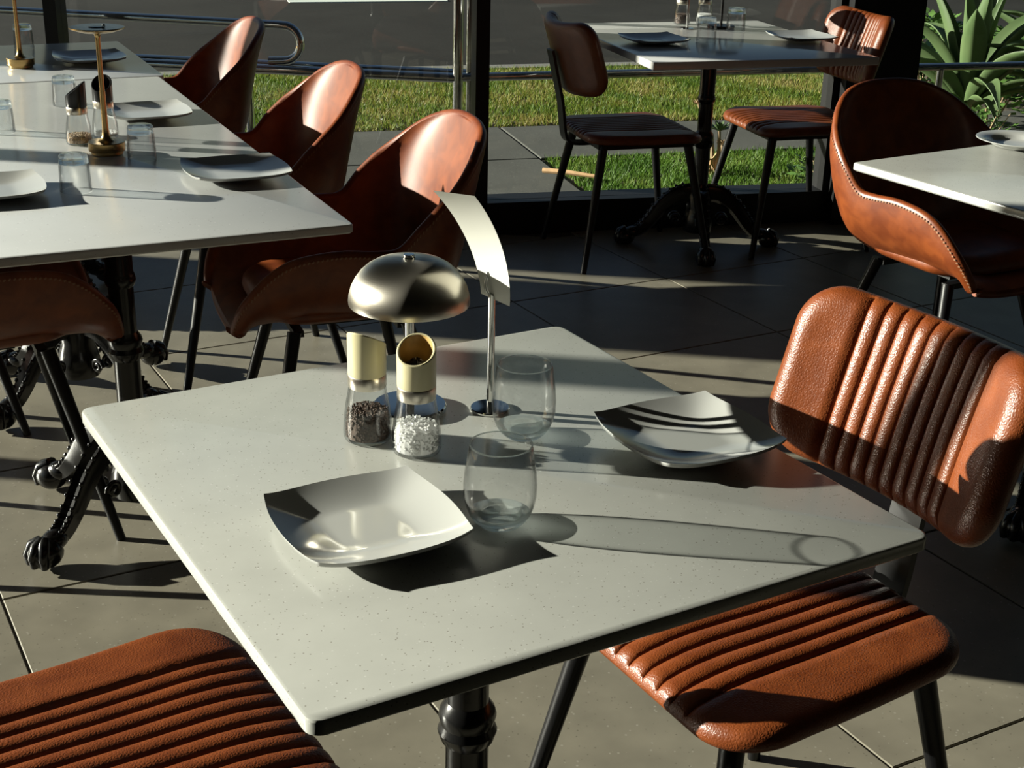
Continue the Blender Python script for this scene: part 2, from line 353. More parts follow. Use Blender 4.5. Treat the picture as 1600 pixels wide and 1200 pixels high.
# ------------------------------------------------------------------ outside
ZO = -.1
E1 = Vector((.968, -.2507, 0)).normalized(); M1 = Vector((.2507, .968, 0)).normalized()
FO = frame(Vector((0, 0, 0)), E1, M1)
tag(MB().box(-60, 60, -40, 90, ZO - .35, ZO - .13, FO).build('road', 'asphalt', smooth=0), kind='structure')
sub = empty('ground_outside'); tag(sub, kind='structure')
MB().box(-14, 16, 1.0, 7.86, ZO - .13, ZO - .012, FO).build('soil_bed', 'soil', sub, smooth=0)
MB().box(-14, 16, 7.86, 8.0, ZO - .14, ZO + .005, FO).build('kerb_strip', 'kerb', sub, smooth=0)
sw = empty('sidewalk'); tag(sw, kind='structure')
def slab(a0, a1, b0, b1, z=ZO):
    o = MB().box(a0 + .006, a1 - .006, b0 + .006, b1 - .006, z - .06, z, FO).build('paving_slab', 'concrete', sw, smooth=0); bevel(o, .006, 2)
for a0, a1 in ((-6, -2.8), (-2.8, -.6), (-.6, 1.65), (1.65, 4.0), (4.0, 6.6), (6.6, 9.2)): slab(a0, a1, 5.17, 5.957)
for a0, a1 in ((-2.4, -.4), (-.4, 1.65)): slab(a0, a1, 4.05, 5.17); 
slab(-.4, 1.65, 2.9, 4.05)
tag(MB().box(1.35, 2.95, 12.78, 12.95, ZO - .13, ZO - .122, FO).build('road_marking', 'roadpaint', smooth=0), kind='structure')
def blades(name, lab, cnt, ex, em, hgt, mat, dens_fn=None):
    a = rng.uniform(ex[0], ex[1], cnt); b = rng.uniform(em[0], em[1], cnt); h = rng.uniform(.55, 1.0, cnt) * hgt; w = rng.uniform(.0025, .0045, cnt); th = rng.uniform(0, 2 * PI, cnt)
    ln = rng.uniform(.2, .9, cnt) * h; la = rng.uniform(0, 2 * PI, cnt)
    x = a * E1.x + b * M1.x; y = a * E1.y + b * M1.y; V = np.zeros((cnt, 3, 3))
    V[:, 0] = np.c_[x - w * np.cos(th), y - w * np.sin(th), np.full(cnt, ZO - .012)]; V[:, 1] = np.c_[x + w * np.cos(th), y + w * np.sin(th), np.full(cnt, ZO - .012)]
    V[:, 2] = np.c_[x + ln * np.cos(la), y + ln * np.sin(la), ZO - .012 + h]
    me = bpy.data.meshes.new(name); me.from_pydata(V.reshape(-1, 3).tolist(), [], np.arange(cnt * 3).reshape(-1, 3).tolist()); me.materials.append(MAT[mat])
    o = bpy.data.objects.new(name, me); COL.objects.link(o); tag(o, lab, 'grass', kind='stuff'); return o
blades('verge_grass', 'sunlit yellow green grass verge between the footpath and the dark road', 95000, (-4.5, 4.3), (5.97, 7.85), .048, 'grass')
blades('lawn_grass', 'short bright green grass patch between the footpath and the window sill', 42000, (1.67, 5.6), (3.75, 5.15), .045, 'grass_near')
# rails
def rail_pt(u, off, z, f): return f @ Vector((u, off, z))
hr = empty('handrail', rail_pt(.0, .31, ZO, FR)); tag(hr, 'polished steel pipe railing with tall corner post outside the window', 'railing')
def part_w(mb, name, mat, par, **k):                                   # geometry written in world space, child of a placed empty
    o = mb.build(name, mat, par, **k); o.matrix_parent_inverse = par.matrix_world.inverted() if par.matrix_world != Matrix.Identity(4) else Matrix.Translation(-par.location); return o
P0 = rail_pt(-.045, .31, 0, FR)
part_w(MB().tube([P0 + Vector((0, 0, ZO)), P0 + Vector((0, 0, 1.15))], .0205, 16), 'post', 'steel', hr)
P1 = P0 + Vector((.048, -.014, 0)) + NR * .02
part_w(MB().tube([P1 + Vector((0, 0, ZO)), P1 + Vector((0, 0, 1.15))], .014, 16), 'post', 'steel', hr)
part_w(MB().tube([P0 + Vector((0, 0, .53)), P0 + DR * 1.2 + Vector((0, 0, .537)), P0 + DR * 4.3 + Vector((0, 0, .55))], .0165, 14), 'lower_rail', 'steel', hr)
for u in (2.05, 4.1):
    q = P0 + DR * u; part_w(MB().tube([q + Vector((0, 0, ZO)), q + Vector((0, 0, .53))], .0165, 12), 'post', 'steel', hr)
c = P0 + DR * .075 + NR * .05; part_w(MB().tube([c + NR * (.055 * math.cos(a)) + DR * (.055 * math.sin(a)) * .4 + Vector((0, 0, .43 + .075 * math.sin(a * 1.0))) for a in [i * PI / 8 for i in range(-6, 7)]], .012, 10), 'end_loop', 'steel', hr)
lr = empty('ramp_rail', rail_pt(1.0, .31, ZO, FL)); tag(lr, 'lower steel ramp railing of two pipes running left from the corner post', 'railing')
PL = P0
part_w(MB().tube([PL + Vector((0, 0, .527)), PL + DL * 4.2 + Vector((0, 0, .537))], .019, 14), 'front_pipe', 'steel', lr)
part_w(MB().tube([PL + NL * .10 + DL * -.02 + Vector((0, 0, .527)), PL + NL * .10 + DL * 4.2 + Vector((0, 0, .537))], .019, 14), 'rear_pipe', 'steel', lr)
for u in (.83, 2.5): 
    q = PL + DL * u; part_w(MB().tube([q + Vector((0, 0, ZO)), q + Vector((0, 0, .527))], .017, 12), 'post', 'steel', lr)
hk = empty('hooked_handrail', rail_pt(1.6, .34, ZO, FL)); tag(hk, 'upper steel handrail ending in a curled hook above the ramp railing', 'handrail')
q0 = PL + DL * .69 + NL * .02; pts = [PL + NL * .02 + DL * 4.2 + Vector((0, 0, .735)), q0 + DL * .02 + Vector((0, 0, .697))]
pts += [q0 - DL * (.068 * math.sin(a)) + Vector((0, 0, .629 + .068 * math.cos(a))) for a in [i * PI / 12 for i in range(1, 13)]] + [q0 + DL * .06 + Vector((0, 0, .558))]
part_w(MB().tube(pts, .0165, 14), 'pipe', 'steel', hk)
for u in (1.60, 3.4):
    q = PL + DL * u + NL * .02; part_w(MB().tube([q + Vector((0, 0, ZO)), q + Vector((0, 0, .70 + .011 * u))], .014, 12), 'post', 'steel', hk)
# agaves: every leaf its own object
def leaf_mesh(L, W, bend, roll, nm='leaf'):
    N = 13; P = []; cols = 7
    for i in range(N):
        t = i / (N - 1); w = W * (.42 + .58 * math.sin(min(1, t / .5) * PI / 2)) * (1 if t < .5 else max(0.0, math.cos((t - .5) / .5 * PI / 2)) ** 1.25) * .5 + .0015
        a = bend * t * t; c = Vector((L * t * math.cos(a * .5), 0, 0)) ; z = L * t * math.sin(a * .5)
        for j in range(cols):
            s = (j / (cols - 1)) * 2 - 1; P.append(Vector((c.x, s * w, -z + roll * abs(s) ** 1.7 * w + .004)))
    Q = [p - Vector((0, 0, .008 + .006 * (1 - abs(((k % cols) / (cols - 1)) * 2 - 1)))) for k, p in enumerate(P)]
    m = MB(); m.grid(P, cols, N); o = len(P)
    m.add(Q, [tuple(reversed(f)) for f in list(m.f)])
    bnd = [i for i in range(cols)] + [r * cols + cols - 1 for r in range(1, N)] + [(N - 1) * cols + c for c in range(cols - 2, -1, -1)] + [r * cols for r in range(N - 2, 0, -1)]
    m.f += [(bnd[k], bnd[(k + 1) % len(bnd)], bnd[(k + 1) % len(bnd)] + o, bnd[k] + o) for k in range(len(bnd))]
    return m.mesh(nm, 'agave', smooth=60)
LEAVES = [leaf_mesh(.60, .105, .45, .6), leaf_mesh(.60, .115, .8, .5), leaf_mesh(.58, .10, 1.15, .6), leaf_mesh(.60, .09, .12, .9)]
def agave(loc, nleaf, size, stem, label, seed):
    r = random.Random(seed); a = empty('agave', loc); tag(a, label, 'plant')
    MB().tube([(0, 0, -.02), (.01, 0, stem * .5), (0, 0, stem + .04)], [.05, .045, .05], 10).build('stem', 'stemmy', a)
    for k in range(nleaf):
        f = k / (nleaf - 1); o = bpy.data.objects.new('leaf', LEAVES[3] if f < .2 else LEAVES[r.randrange(3)]); COL.objects.link(o); o.parent = a
        el = R(86 - 62 * f ** .9 + r.uniform(-6, 6)); az = k * 2.39996 + r.uniform(-.25, .25) + seed
        s = size * (.72 + .35 * math.sin(PI * min(1, .25 + f * .8))) * r.uniform(.9, 1.1)
        o.rotation_euler = (0, -el, az); o.scale = (s,) * 3; o.location = (.03 * math.cos(az), .03 * math.sin(az), stem + .03 - .06 * f)
    return a
agave((4.78, 3.62, ZO), 27, 1.0, .30, 'broad leaved agave rosette outside, directly right of the black column', 1)
agave((5.30, 3.42, ZO), 27, 1.08, .34, 'tall agave rosette at the frame edge, farther right than its neighbour', 5)
agave((4.72, 2.98, ZO), 17, .66, .06, 'low agave rosette below the railing, nearest the glass', 3)
agave((5.12, 2.98, ZO), 19, .80, .12, 'low agave rosette below the railing, behind the round plate', 8)
# small succulent, shrub and stick on the lawn
su = empty('succulent', (3.50, 3.98, ZO)); tag(su, 'small brown stemmed succulent with leaf rosettes on the grass, between chair legs', 'plant')
for k, (dx, dy, h, rs) in enumerate(((.02, .0, .20, .085), (-.06, .07, .32, .05), (.07, .03, .12, .05))):
    MB().tube([(0, 0, -.01), (dx * .4 + .02, dy * .3, h * .5), (dx, dy, h)], [.011, .009, .008], 8).build('stem', 'stemmy', su)
    m = MB()
    for i in range(22):
        az = i * 2.4; el = R(75 - i * 3); rr = rs * (.5 + .5 * i / 22)
        d = Vector((math.cos(az) * math.cos(el), math.sin(az) * math.cos(el), math.sin(el))); s_ = Vector((-math.sin(az), math.cos(az), 0)); c0 = Vector((dx, dy, h))
        m.add([c0, c0 + d * rr * .6 + s_ * rr * .2, c0 + d * rr, c0 + d * rr * .6 - s_ * rr * .2, c0 + d * rr * .55 - Vector((0, 0, .006))], [(0, 1, 2, 3), (0, 4, 1), (1, 4, 2), (2, 4, 3), (3, 4, 0)])
    m.build('rosette', 'agave' if k == 0 else 'stemmy', su, smooth=0)
for k in range(5):
    a = k * 1.3; MB().tube([(.02 * k - .06, -.03, 0), (.02 * k - .09 + .04 * math.cos(a), -.05, .07), (.02 * k - .12, -.06 + .05 * math.sin(a), .12)], [.006, .005, .003], 6).build('dry_stalk', 'stick', su)
def shrub(loc, cnt, rad, label, big=1.0):
    sh = empty('shrub', loc); tag(sh, label, 'plant'); m = MB(); st = MB()
    for k in range(7):
        a = k * 2 * PI / 7; st.tube([(0, 0, 0), (rad * .4 * math.cos(a), rad * .4 * math.sin(a), rad * .9), (rad * .7 * math.cos(a), rad * .7 * math.sin(a), rad * 1.5)], [.006, .004, .002], 5)
    st.build('stem', 'stemmy', sh)
    for k in range(cnt):
        az, el, rr = random.uniform(0, 2 * PI), random.uniform(-.3, 1.5), rad * random.uniform(.5, 1)
        c0 = Vector((rr * math.cos(az) * math.cos(el), rr * math.sin(az) * math.cos(el), rad * .75 + rr * math.sin(el) * .8)); d = Vector((math.cos(az), math.sin(az), random.uniform(-.3, .8))).normalized(); s_ = Vector((-math.sin(az), math.cos(az), random.uniform(-.4, .4))); l = random.uniform(.03, .055) * big
        m.add([c0, c0 + d * l * .5 + s_ * l * .25, c0 + d * l, c0 + d * l * .5 - s_ * l * .25], [(0, 1, 2, 3)])
    f = m.build('foliage', 'leafy', sh, smooth=0); f['kind'] = 'stuff'; return sh
shrub((3.60, 3.30, ZO), 260, .15, 'small leafy shrub at the foot of the black column')
shrub((5.28, 3.05, ZO), 620, .26, 'leafy undergrowth clump beneath the agave leaves, at the frame edge')
shrub((4.55, 3.35, ZO), 520, .22, 'leafy undergrowth clump behind the bucket chair by the column')
shrub((5.45, 4.05, ZO), 620, .27, 'broad leaved undergrowth just behind the tall agave at the frame edge', 1.9)
shrub((5.35, 4.45, ZO), 620, .28, 'broad leaved undergrowth directly right of the black column, behind the agave', 1.9)
shrub((6.00, 4.45, ZO), 620, .32, 'broad leaved undergrowth at far right, beyond the footpath end', 2.0)
shrub((5.95, 5.05, ZO), 620, .34, 'broad leaved undergrowth farthest from the window, against the dark road', 2.0)
agave((6.05, 3.98, ZO), 25, 1.0, .28, 'agave rosette farthest right, standing behind the two tall ones', 11)
st = MB().tube([(2.70, 4.246, ZO + .03), (2.77, 4.15, ZO + .035), (2.86, 4.04, ZO + .03)], [.013, .012, .009], 8).build('stick', 'stick'); tag(st, 'pale dry stick lying where the grass meets the path', 'stick')

# ------------------------------------------------------------------ furniture builders
def rrect_slab(w, d, t, r, ztop):
    m = MB(); pts = []
    for cx, cy, a0 in ((w / 2 - r, d / 2 - r, 0), (-w / 2 + r, d / 2 - r, 90), (-w / 2 + r, -d / 2 + r, 180), (w / 2 - r, -d / 2 + r, 270)):
        for k in range(7): a = R(a0 + 15 * k); pts.append((cx + r * math.cos(a), cy + r * math.sin(a)))
    k = len(pts); b = .003
    rings = []
    for ins, z in ((b, 0), (0, b), (0, t - b), (b * .3, t - b * .3), (b, t)):
        rings.append([Vector((x * (1 - ins / (w / 2)), y * (1 - ins / (d / 2)), ztop - t + z)) for x, y in pts])
    P = [p for rg in rings for p in rg]; m.grid(P, k, 5, wrap=True); m.f.append(tuple(range(k - 1, -1, -1))); m.f.append(tuple(4 * k + i for i in range(k))); return m
def pedestal_mesh():
    col = MB().lathe([(0, .06), (.05, .06), (.056, .09), (.05, .12), (.042, .15), (.046, .19), (.036, .215), (.03, .225), (.027, .24), (.027, .37), (.033, .377), (.037, .39), (.033, .40), (.036, .412), (.034, .42), (.0262, .432), (.0258, .53), (.03, .536), (.0325, .546), (.03, .556), (.0275, .562), (.0285, .715), (.0, .715)], 28).mesh('column', 'iron', 30)
    top = MB().box(-.15, .15, -.025, .025, .715, .728).box(-.025, .025, -.15, .15, .714, .7275).mesh('mount_plate', 'iron', 0)
    leg = MB(); path = catmull([(.03, .20), (.075, .195), (.13, .155), (.18, .09), (.215, .055), (.245, .045)], 16); P = []
    for i, (x, z) in enumerate(path):
        a, b = path[max(i - 1, 0)], path[min(i + 1, 15)]; t = (b - a) / np.linalg.norm(b - a); nx, nz = -t[1], t[0]; f = i / 15; h = .034 * (1 - f) + .017 * f; w = .022 * (1 - f) + .016 * f
        for s, q in ((-.75, 1), (-1, .7), (-.8, -.6), (0, -1), (.8, -.6), (1, .7), (.75, 1), (0, .72)): P.append(Vector((x + nx * q * h, s * w, z + nz * q * h)))
    leg.grid(P, 8, 16, wrap=True); leg.f += [tuple(range(7, -1, -1)), tuple(15 * 8 + j for j in range(8))]
    bead = MB()
    for i in range(2, 15):
        for s in (-.85, .85):
            j = i * 8; p = P[j + (0 if s < 0 else 6)]; bead.ball(p, .0055, 6, 4)
    claw = MB()
    claw.ball((.266, 0, .033), .036, 16, 10, (1.05, 1.0, .92)); claw.ball((.240, 0, .050), .026, 14, 8, (1.2, .95, .85))
    for a in (-38, 0, 38):
        d = Vector((math.cos(R(a)), math.sin(R(a)), 0)); p = Vector((.262, 0, 0))
        claw.tube([p + d * .008 + Vector((0, 0, .062)), p + d * .026 + Vector((0, 0, .054)), p + d * .036 + Vector((0, 0, .034)), p + d * .034 + Vector((0, 0, .012))], [.011, .0125, .0115, .008], 10)
    scr = MB()
    for s in (-1, 1): scr.tube([(.085 + .02 * math.cos(a) * (1 - k / 26), s * .018, .105 + .02 * math.sin(a) * (1 - k / 26)) for k, a in enumerate([k * .42 for k in range(22)])], .006, 7)
    return col, top, leg.mesh('leg', 'iron', 40), bead.mesh('bead_trim', 'iron', 60), claw.mesh('claw_foot', 'iron', 60), scr.mesh('scroll', 'iron', 60)
PED = pedestal_mesh()
def put(me, name, parent, loc=(0, 0, 0), rot=(0, 0, 0)):
    o = bpy.data.objects.new(name, me); COL.objects.link(o); o.parent = parent; o.location = loc; o.rotation_euler = rot; return o
def pedestal(par, loc, rot):
    put(PED[0], 'column', par, loc); put(PED[1], 'mount_plate', par, loc, (0, 0, 0))
    for k in range(4):
        l = put(PED[2], 'leg', par, loc, (0, 0, rot + k * PI / 2)); b = put(PED[3], 'bead_trim', l); put(PED[4], 'claw_foot', l); put(PED[5], 'scroll', l)
def table(loc, rz, w, d, t, mat, peds, label, r=.012, ped_rot=R(30), zt=.75):
    o = empty('pedestal_table', (loc[0], loc[1], 0), rz); tag(o, label, 'table')
    rrect_slab(w, d, t, r, zt).build('tabletop', mat, o, smooth=30)
    for p in peds: pedestal(o, (p[0], p[1], zt - t - .7285), ped_rot - rz)
    return o

def cushion(Lx, Ly, T, r, nrib, pitch, depth, edge=.028, xf=None, fold=.004):
    half = nrib * pitch / 2
    ys = []
    nb = 15; yb = [half + (Ly / 2 - half) * math.sin(PI / 2 * k / nb) for k in range(nb + 1)]
    inner = [-half + pitch * (i + f) for i in range(nrib) for f in (0, .06, .16, .3, .5, .7, .84, .94)] + [half]
    ys = [-y for y in reversed(yb[1:])] + inner + yb[1:]
    us = [math.sin(PI / 2 * (k / 15 * 2 - 1)) for k in range(16)]
    us = sorted(set([round(u, 5) for u in us] + [-.985, -.95, .95, .985, -.3, .3, 0]))
    top = []; bot = []
    for y in ys:
        ay = abs(y); k = ay - (Ly / 2 - r); hx = Lx / 2 - (r - math.sqrt(max(0, r * r - k * k)) if k > 0 else 0)
        for u in us:
            x = u * hx; qx, qy = abs(x) - (Lx / 2 - r), ay - (Ly / 2 - r)
            d = -(min(max(qx, qy), 0) + math.hypot(max(qx, 0), max(qy, 0)) - r); d = max(d, 0)
            e = min(d / edge, 1); h = T / 2 * math.sqrt(max(0, 1 - (1 - e) ** 2)); zt = h
            if ay <= half + 1e-6 and nrib:
                f = ((y + half) / pitch) % 1.0; zt -= depth * (1 - math.sqrt(max(0, 1 - (2 * f - 1) ** 2))) * min(1, d / .006)
            elif nrib: zt -= depth * math.exp(-((ay - half) / .005) ** 2) * min(1, d / .006)
            zt += .006 * (1 - (2 * x / Lx) ** 2) * (1 - (2 * y / Ly) ** 2)
            top.append(Vector((x, y, zt))); bot.append(Vector((x, y, -h * .8)))
    c = len(us); rws = len(ys); m = MB(); f_ = xf or (lambda p: p)
    m.grid([f_(p) for p in top], c, rws); m.add([f_(p) for p in bot], [tuple(reversed(q)) for q in list(m.f)])
    return m, half
def ribbed_chair_meshes():
    seat, half = cushion(.425, .43, .036, .085, 8, .0285, .007, .02)
    out = {}
    for i, p in enumerate(seat.v):
        x, y, z = p; y *= 1 + .06 * (x / .2); z += -.010 * max(0, (x - .10) / .1) ** 2 - .004 * math.exp(-(x / .12) ** 2); seat.v[i] = (x - .006, y, z + .450)
    out['seat'] = seat.mesh('seat', 'rib', 60, .0004)
    Rb, ti, zc = .34, R(17), .705
    def bend(p):
        ph = p.y / Rb; n_ = p.z; fx = Rb * (1 - math.cos(ph)) + n_ * math.cos(ph); yy = Rb * math.sin(ph) - n_ * math.sin(ph); v = p.x
        return Vector((-.262 + fx * math.cos(ti) - v * math.sin(ti), yy, zc + v * math.cos(ti) + fx * math.sin(ti)))
    back, _ = cushion(.255, .45, .052, .07, 9, .0275, .0075, .026, bend)
    out['backrest'] = back.mesh('backrest', 'rib', 60, .0004)
    # dark seam lines of the channels: stitched thread lying in every groove
    def threads(Lx, Ly, T, half, pitch, nr, fn, name, dep=.0063):
        m = MB()
        for k in range(nr + 1):
            y = -half + k * pitch; N = 60
            for i in range(N):
                x = (i / (N - 1) - .5) * Lx * .86; e = T / 2 - dep + .006 * (1 - (2 * x / Lx) ** 2) * (1 - (2 * y / Ly) ** 2)
                if i % 2 == 0: m.add([fn(Vector((x + a, y + b, e + c))) for a, b, c in ((-.0016, 0, .0012), (0, -.0007, .0016), (.0016, 0, .0012), (0, .0007, .0016))], [(0, 1, 2, 3)])
        return m.mesh(name, 'seam', 0)
    out['seam'] = threads(.425, .43, .036, half, .0285, 8, lambda p: Vector((p.x - .006, p.y * (1 + .06 * p.x / .2), p.z + .450 - .010 * max(0, (p.x - .10) / .1) ** 2 - .004 * math.exp(-(p.x / .12) ** 2))), 'stitching')
    # back edge piping on the rear face of the backrest
    pts = []
    for k in range(40):
        a = 2 * PI * k / 40; ca, sa = math.cos(a), math.sin(a); x = .108 * abs(ca) ** .55 * (1 if ca > 0 else -1); y = .203 * abs(sa) ** .55 * (1 if sa > 0 else -1); pts.append(bend(Vector((x, y, -.0185))))
    out['piping'] = MB().tube(pts + pts[:1], .0022, 6, cap=False).mesh('piping', 'rib', 60)
    fr = MB()
    for s in (-1, 1): fr.box(-.165, .165, s * .165 - .012, s * .165 + .012, .416, .436)
    for s in (-1, 1): fr.box(s * .165 - .012, s * .165 + .012, -.165, .165, .416, .4365)
    out['seat_frame'] = fr.mesh('seat_frame', 'black', 0)
    for nm, (a, b) in dict(front_r=(1, -1), front_l=(1, 1), rear_r=(-1, -1), rear_l=(-1, 1)).items():
        out[nm] = MB().tube([(a * .155, b * .155, .426), (a * .235, b * .228, 0.0)], [.0165, .0105], 14).mesh('leg', 'black', 50)
    bar = catmull([(-.10, .412), (-.19, .408), (-.235, .418), (-.25, .46), (-.262, .55), (-.288, .66), (-.305, .73)], 22); P = []
    for i, (x, z) in enumerate(bar):
        a, b = bar[max(i - 1, 0)], bar[min(i + 1, 21)]; t = (b - a) / np.linalg.norm(b - a)
        for s, q in ((-1, 1), (1, 1), (1, -1), (-1, -1)): P.append(Vector((x - t[1] * q * .005, s * .029, z + t[0] * q * .005)))
    m = MB().grid(P, 4, 22, wrap=True); m.f += [(3, 2, 1, 0), (84, 85, 86, 87)]; out['back_bar'] = m.mesh('back_bar', 'black', 40)
    return out
RC = ribbed_chair_meshes()
def ribbed_chair(loc, rz, label):
    o = empty('ribbed_chair', (loc[0], loc[1], 0), rz); tag(o, label, 'chair', 'ribbed leather chairs')
    s = put(RC['seat'], 'seat', o); t = put(RC['seam'], 'stitching', s); t['kind'] = 'stuff'; b = put(RC['backrest'], 'backrest', o); put(RC['piping'], 'piping', b)
    put(RC['seat_frame'], 'seat_frame', o); put(RC['back_bar'], 'back_bar', o)
    for k in ('front_r', 'front_l', 'rear_r', 'rear_l'): put(RC[k], 'leg', o)
    return o

def shell_chair_meshes():
    cen = [(.268, .430), (.215, .447), (.11, .440), (0, .433), (-.10, .432), (-.18, .452), (-.215, .52), (-.231, .62), (-.252, .73), (-.285, .828)]
    rim = [(.266, .447), (.244, .520), (.170, .590), (.07, .610), (-.015, .606), (-.066, .612), (-.112, .660), (-.176, .722), (-.236, .786), (-.288, .830)]
    wid = [.170, .205, .224, .233, .238, .243, .250, .250, .185, 0]
    NS, NT = 56, 29; C_, R_, W_ = catmull(cen, 400), catmull(rim, 400), catmull([(w,) for w in wid], 400)
    def w_at(s):
        k = s * 9
        if k > 6: return .2505 * math.sqrt(max(0, 1 - ((k - 6) / 3) ** 2.0))
        return float(W_[int(s * 399)][0])
    S = [(i / (NS - 1)) for i in range(NS)]; S = [s if s < .78 else .78 + .22 * math.sin((s - .78) / .22 * PI / 2) for s in S]
    rows = []; rimL = []; rimR = []
    for s in S:
        k = int(s * 399); c, r, w = C_[k], R_[k], w_at(s); row = []
        for j in range(NT):
            t = j / (NT - 1) * 2 - 1; th = abs(t) * PI / 2; y = math.copysign(w * math.sin(th) ** .82, t) if t else 0; bl = 1 - math.cos(th)
            row.append(Vector((c[0] + (r[0] - c[0]) * bl, y, c[1] + (r[1] - c[1]) * bl)))
        rows.append(row); rimR.append(row[0]); rimL.append(row[-1])
    # thickness: offset every vertex along the numeric normal
    out = []
    for i in range(NS):
        ro = []
        for j in range(NT):
            a = rows[min(i + 1, NS - 1)][j] - rows[max(i - 1, 0)][j]; b = rows[i][min(j + 1, NT - 1)] - rows[i][max(j - 1, 0)]
            nrm = b.cross(a)
            if nrm.length < 1e-9: nrm = Vector((-1, 0, .2))
            nrm.normalize()
            ref = Vector((.05, 0, .75)) - rows[i][j]
            if nrm.dot(ref) > 0 and i < NS - 2: nrm = -nrm
            kk = S[i] * 9
            if kk > 6.6:
                f = min(1, (kk - 6.6) / 1.2); nc = Vector((-1, .0, -.28)) + Vector((0, 1.6 * rows[i][j].y, 0)); nrm = (nrm * (1 - f) + nc.normalized() * f).normalized()
            ro.append(rows[i][j] + nrm * .022)
        out.append(ro)
    res = {}
    inner = MB().grid([p for r in rows for p in r], NT, NS); outer = MB().grid([p for r in out for p in r], NT, NS)
    res['shell_inner'] = inner.mesh('inner_shell', 'shell', 180, .0005); 
    # rim band closing inner to outer, rounded
    loop_i = [rows[0][j] for j in range(NT)] + [rows[i][-1] for i in range(1, NS)] + [rows[i][0] for i in range(NS - 2, 0, -1)]
    loop_o = [out[0][j] for j in range(NT)] + [out[i][-1] for i in range(1, NS)] + [out[i][0] for i in range(NS - 2, 0, -1)]
    L = len(loop_i); P = []
    cen_in = []
    for k in range(L):
        a, b = loop_i[k], loop_o[k]; t = (loop_i[(k + 1) % L] - loop_i[k - 1]).normalized(); outw = (b - a).cross(t)
        mid = (a + b) / 2; ref = mid - Vector((-.08, 0, .56)); outw = outw.normalized() if outw.length > 1e-9 else ref.normalized()
        # points away from the surface: compare with the neighbouring row
        cen_in.append(outw)
    def inw(k):
        if k < NT: return rows[1][k]
        if k < NT + NS - 1: return rows[k - NT + 1][-2]
        return rows[NS - 2 - (k - NT - NS + 1)][1]
    for k in range(L):
        a, b = loop_i[k], loop_o[k]; o = cen_in[k]
        d = a - inw(k)
        if o.dot(d) < 0: o = -o
        mid = (a + b) / 2; h = (a - b) / 2
        for q in range(7):
            an = PI * q / 6; P.append(mid + h * math.cos(an) + o * (.011 * math.sin(an)))
    m = MB(); m.grid(P, 7, L); m.f += [((L - 1) * 7 + q, (L - 1) * 7 + q + 1, q + 1, q) for q in range(6)]
    res['rim'] = m.mesh('rim_binding', 'shell', 60, .0004)
    res['shell_outer'] = outer.mesh('outer_shell', 'shell', 180, .0005)
    st = MB(); acc = 0
    for k in range(NT, L):
        a, b = loop_o[k], loop_o[(k + 1) % L]; seg = (b - a).length
        if seg < 1e-6: continue
        nrm = (loop_o[k] - loop_i[k]).normalized(); d = (b - a).normalized(); side = nrm.cross(d); f = 0
        while acc < seg:
            p = a + d * acc + nrm * .0022; st.box(-.0024, .0024, -.001, .001, -.001, .001, Matrix.Translation(p) @ frame(Vector(), (d * .8 + side * .6).normalized(), (side * .8 - d * .6).normalized())); acc += .0095
        acc -= seg
    res['stitch'] = st.mesh('stitching', 'thread', 0)
    pad, _ = cushion(.36, .37, .06, .11, 0, 0, 0, .03); pad.v = [(x + .03, y, z + .463) for x, y, z in pad.v]; res['pad'] = pad.mesh('seat_pad', 'shell', 60, .0004)
    fr = MB()
    for s in (-1, 1): fr.box(s * .115 - .011 + .01, s * .115 + .011 + .01, -.12, .12, .397, .4105)
    fr.box(-.06, .08, -.06, .06, .400, .416); res['under_frame'] = fr.mesh('under_frame', 'black', 0)
    for nm, (a, b) in dict(front_r=(1, -1), front_l=(1, 1), rear_r=(-1, -1), rear_l=(-1, 1)).items():
        res[nm] = MB().tube([(a * .125 + .01, b * .12, .410), (a * .225 + .005, b * .225, 0)], [.0155, .010], 14).mesh('leg', 'black', 50)
    return res
SCM = shell_chair_meshes()
def shell_chair(loc, rz, label):
    o = empty('shell_chair', (loc[0], loc[1], 0), rz); tag(o, label, 'chair', 'bucket shell chairs')
    put(SCM['shell_inner'], 'inner_shell', o); u = put(SCM['shell_outer'], 'outer_shell', o); b = put(SCM['rim'], 'rim_binding', o); s = put(SCM['stitch'], 'stitching', b); s['kind'] = 'stuff'
    put(SCM['pad'], 'seat_pad', o); put(SCM['under_frame'], 'under_frame', o)
    for k in ('front_r', 'front_l', 'rear_r', 'rear_l'): put(SCM[k], 'leg', o)
    return o

# ------------------------------------------------------------------ tables and chairs where they stand
A5 = R(-5)
main_t = table((0, 0), 0, .699, .741, .018, 'quartz', [(0, 0)], 'square speckled pale quartz table in the foreground, set for two', .014)
long_t = table((.029, 1.876), A5, .70, 1.68, .018, 'marble', [(0, -.38), (0, .38)], 'long pale stone table at left with two iron pedestals', .008)
end_t = table((.150, 3.072), A5, .70, .70, .018, 'marble', [(0, 0)], 'square pale stone table pushed against the far end of the long table', .008)
win_t = table((2.435, 2.715), R(-14), .80, .93, .026, 'laminate', [(0, 0)], 'white square table by the window between two ribbed chairs', .004, R(60))
side_t = table((1.876, .648), R(1), .70, .74, .018, 'quartz', [(0, 0)], 'pale table cut by the right frame edge, holding one round plate', .008)
ribbed_chair((.410, -.045), R(180), 'ribbed tan leather chair right of the foreground table, backrest striped by shadow')
ribbed_chair((-.405, .062), R(2), 'ribbed leather chair at lower left, only its seat in the frame')
ribbed_chair((2.14, 2.76), R(-13.5), 'ribbed leather chair left of the window table, seen from behind its back')
ribbed_chair((2.786, 2.645), R(166.5), 'ribbed leather chair right of the window table, against the black column')
shell_chair((.487, 1.495), R(170), 'tan bucket chair at the near end of the long table, behind the dome lamp')
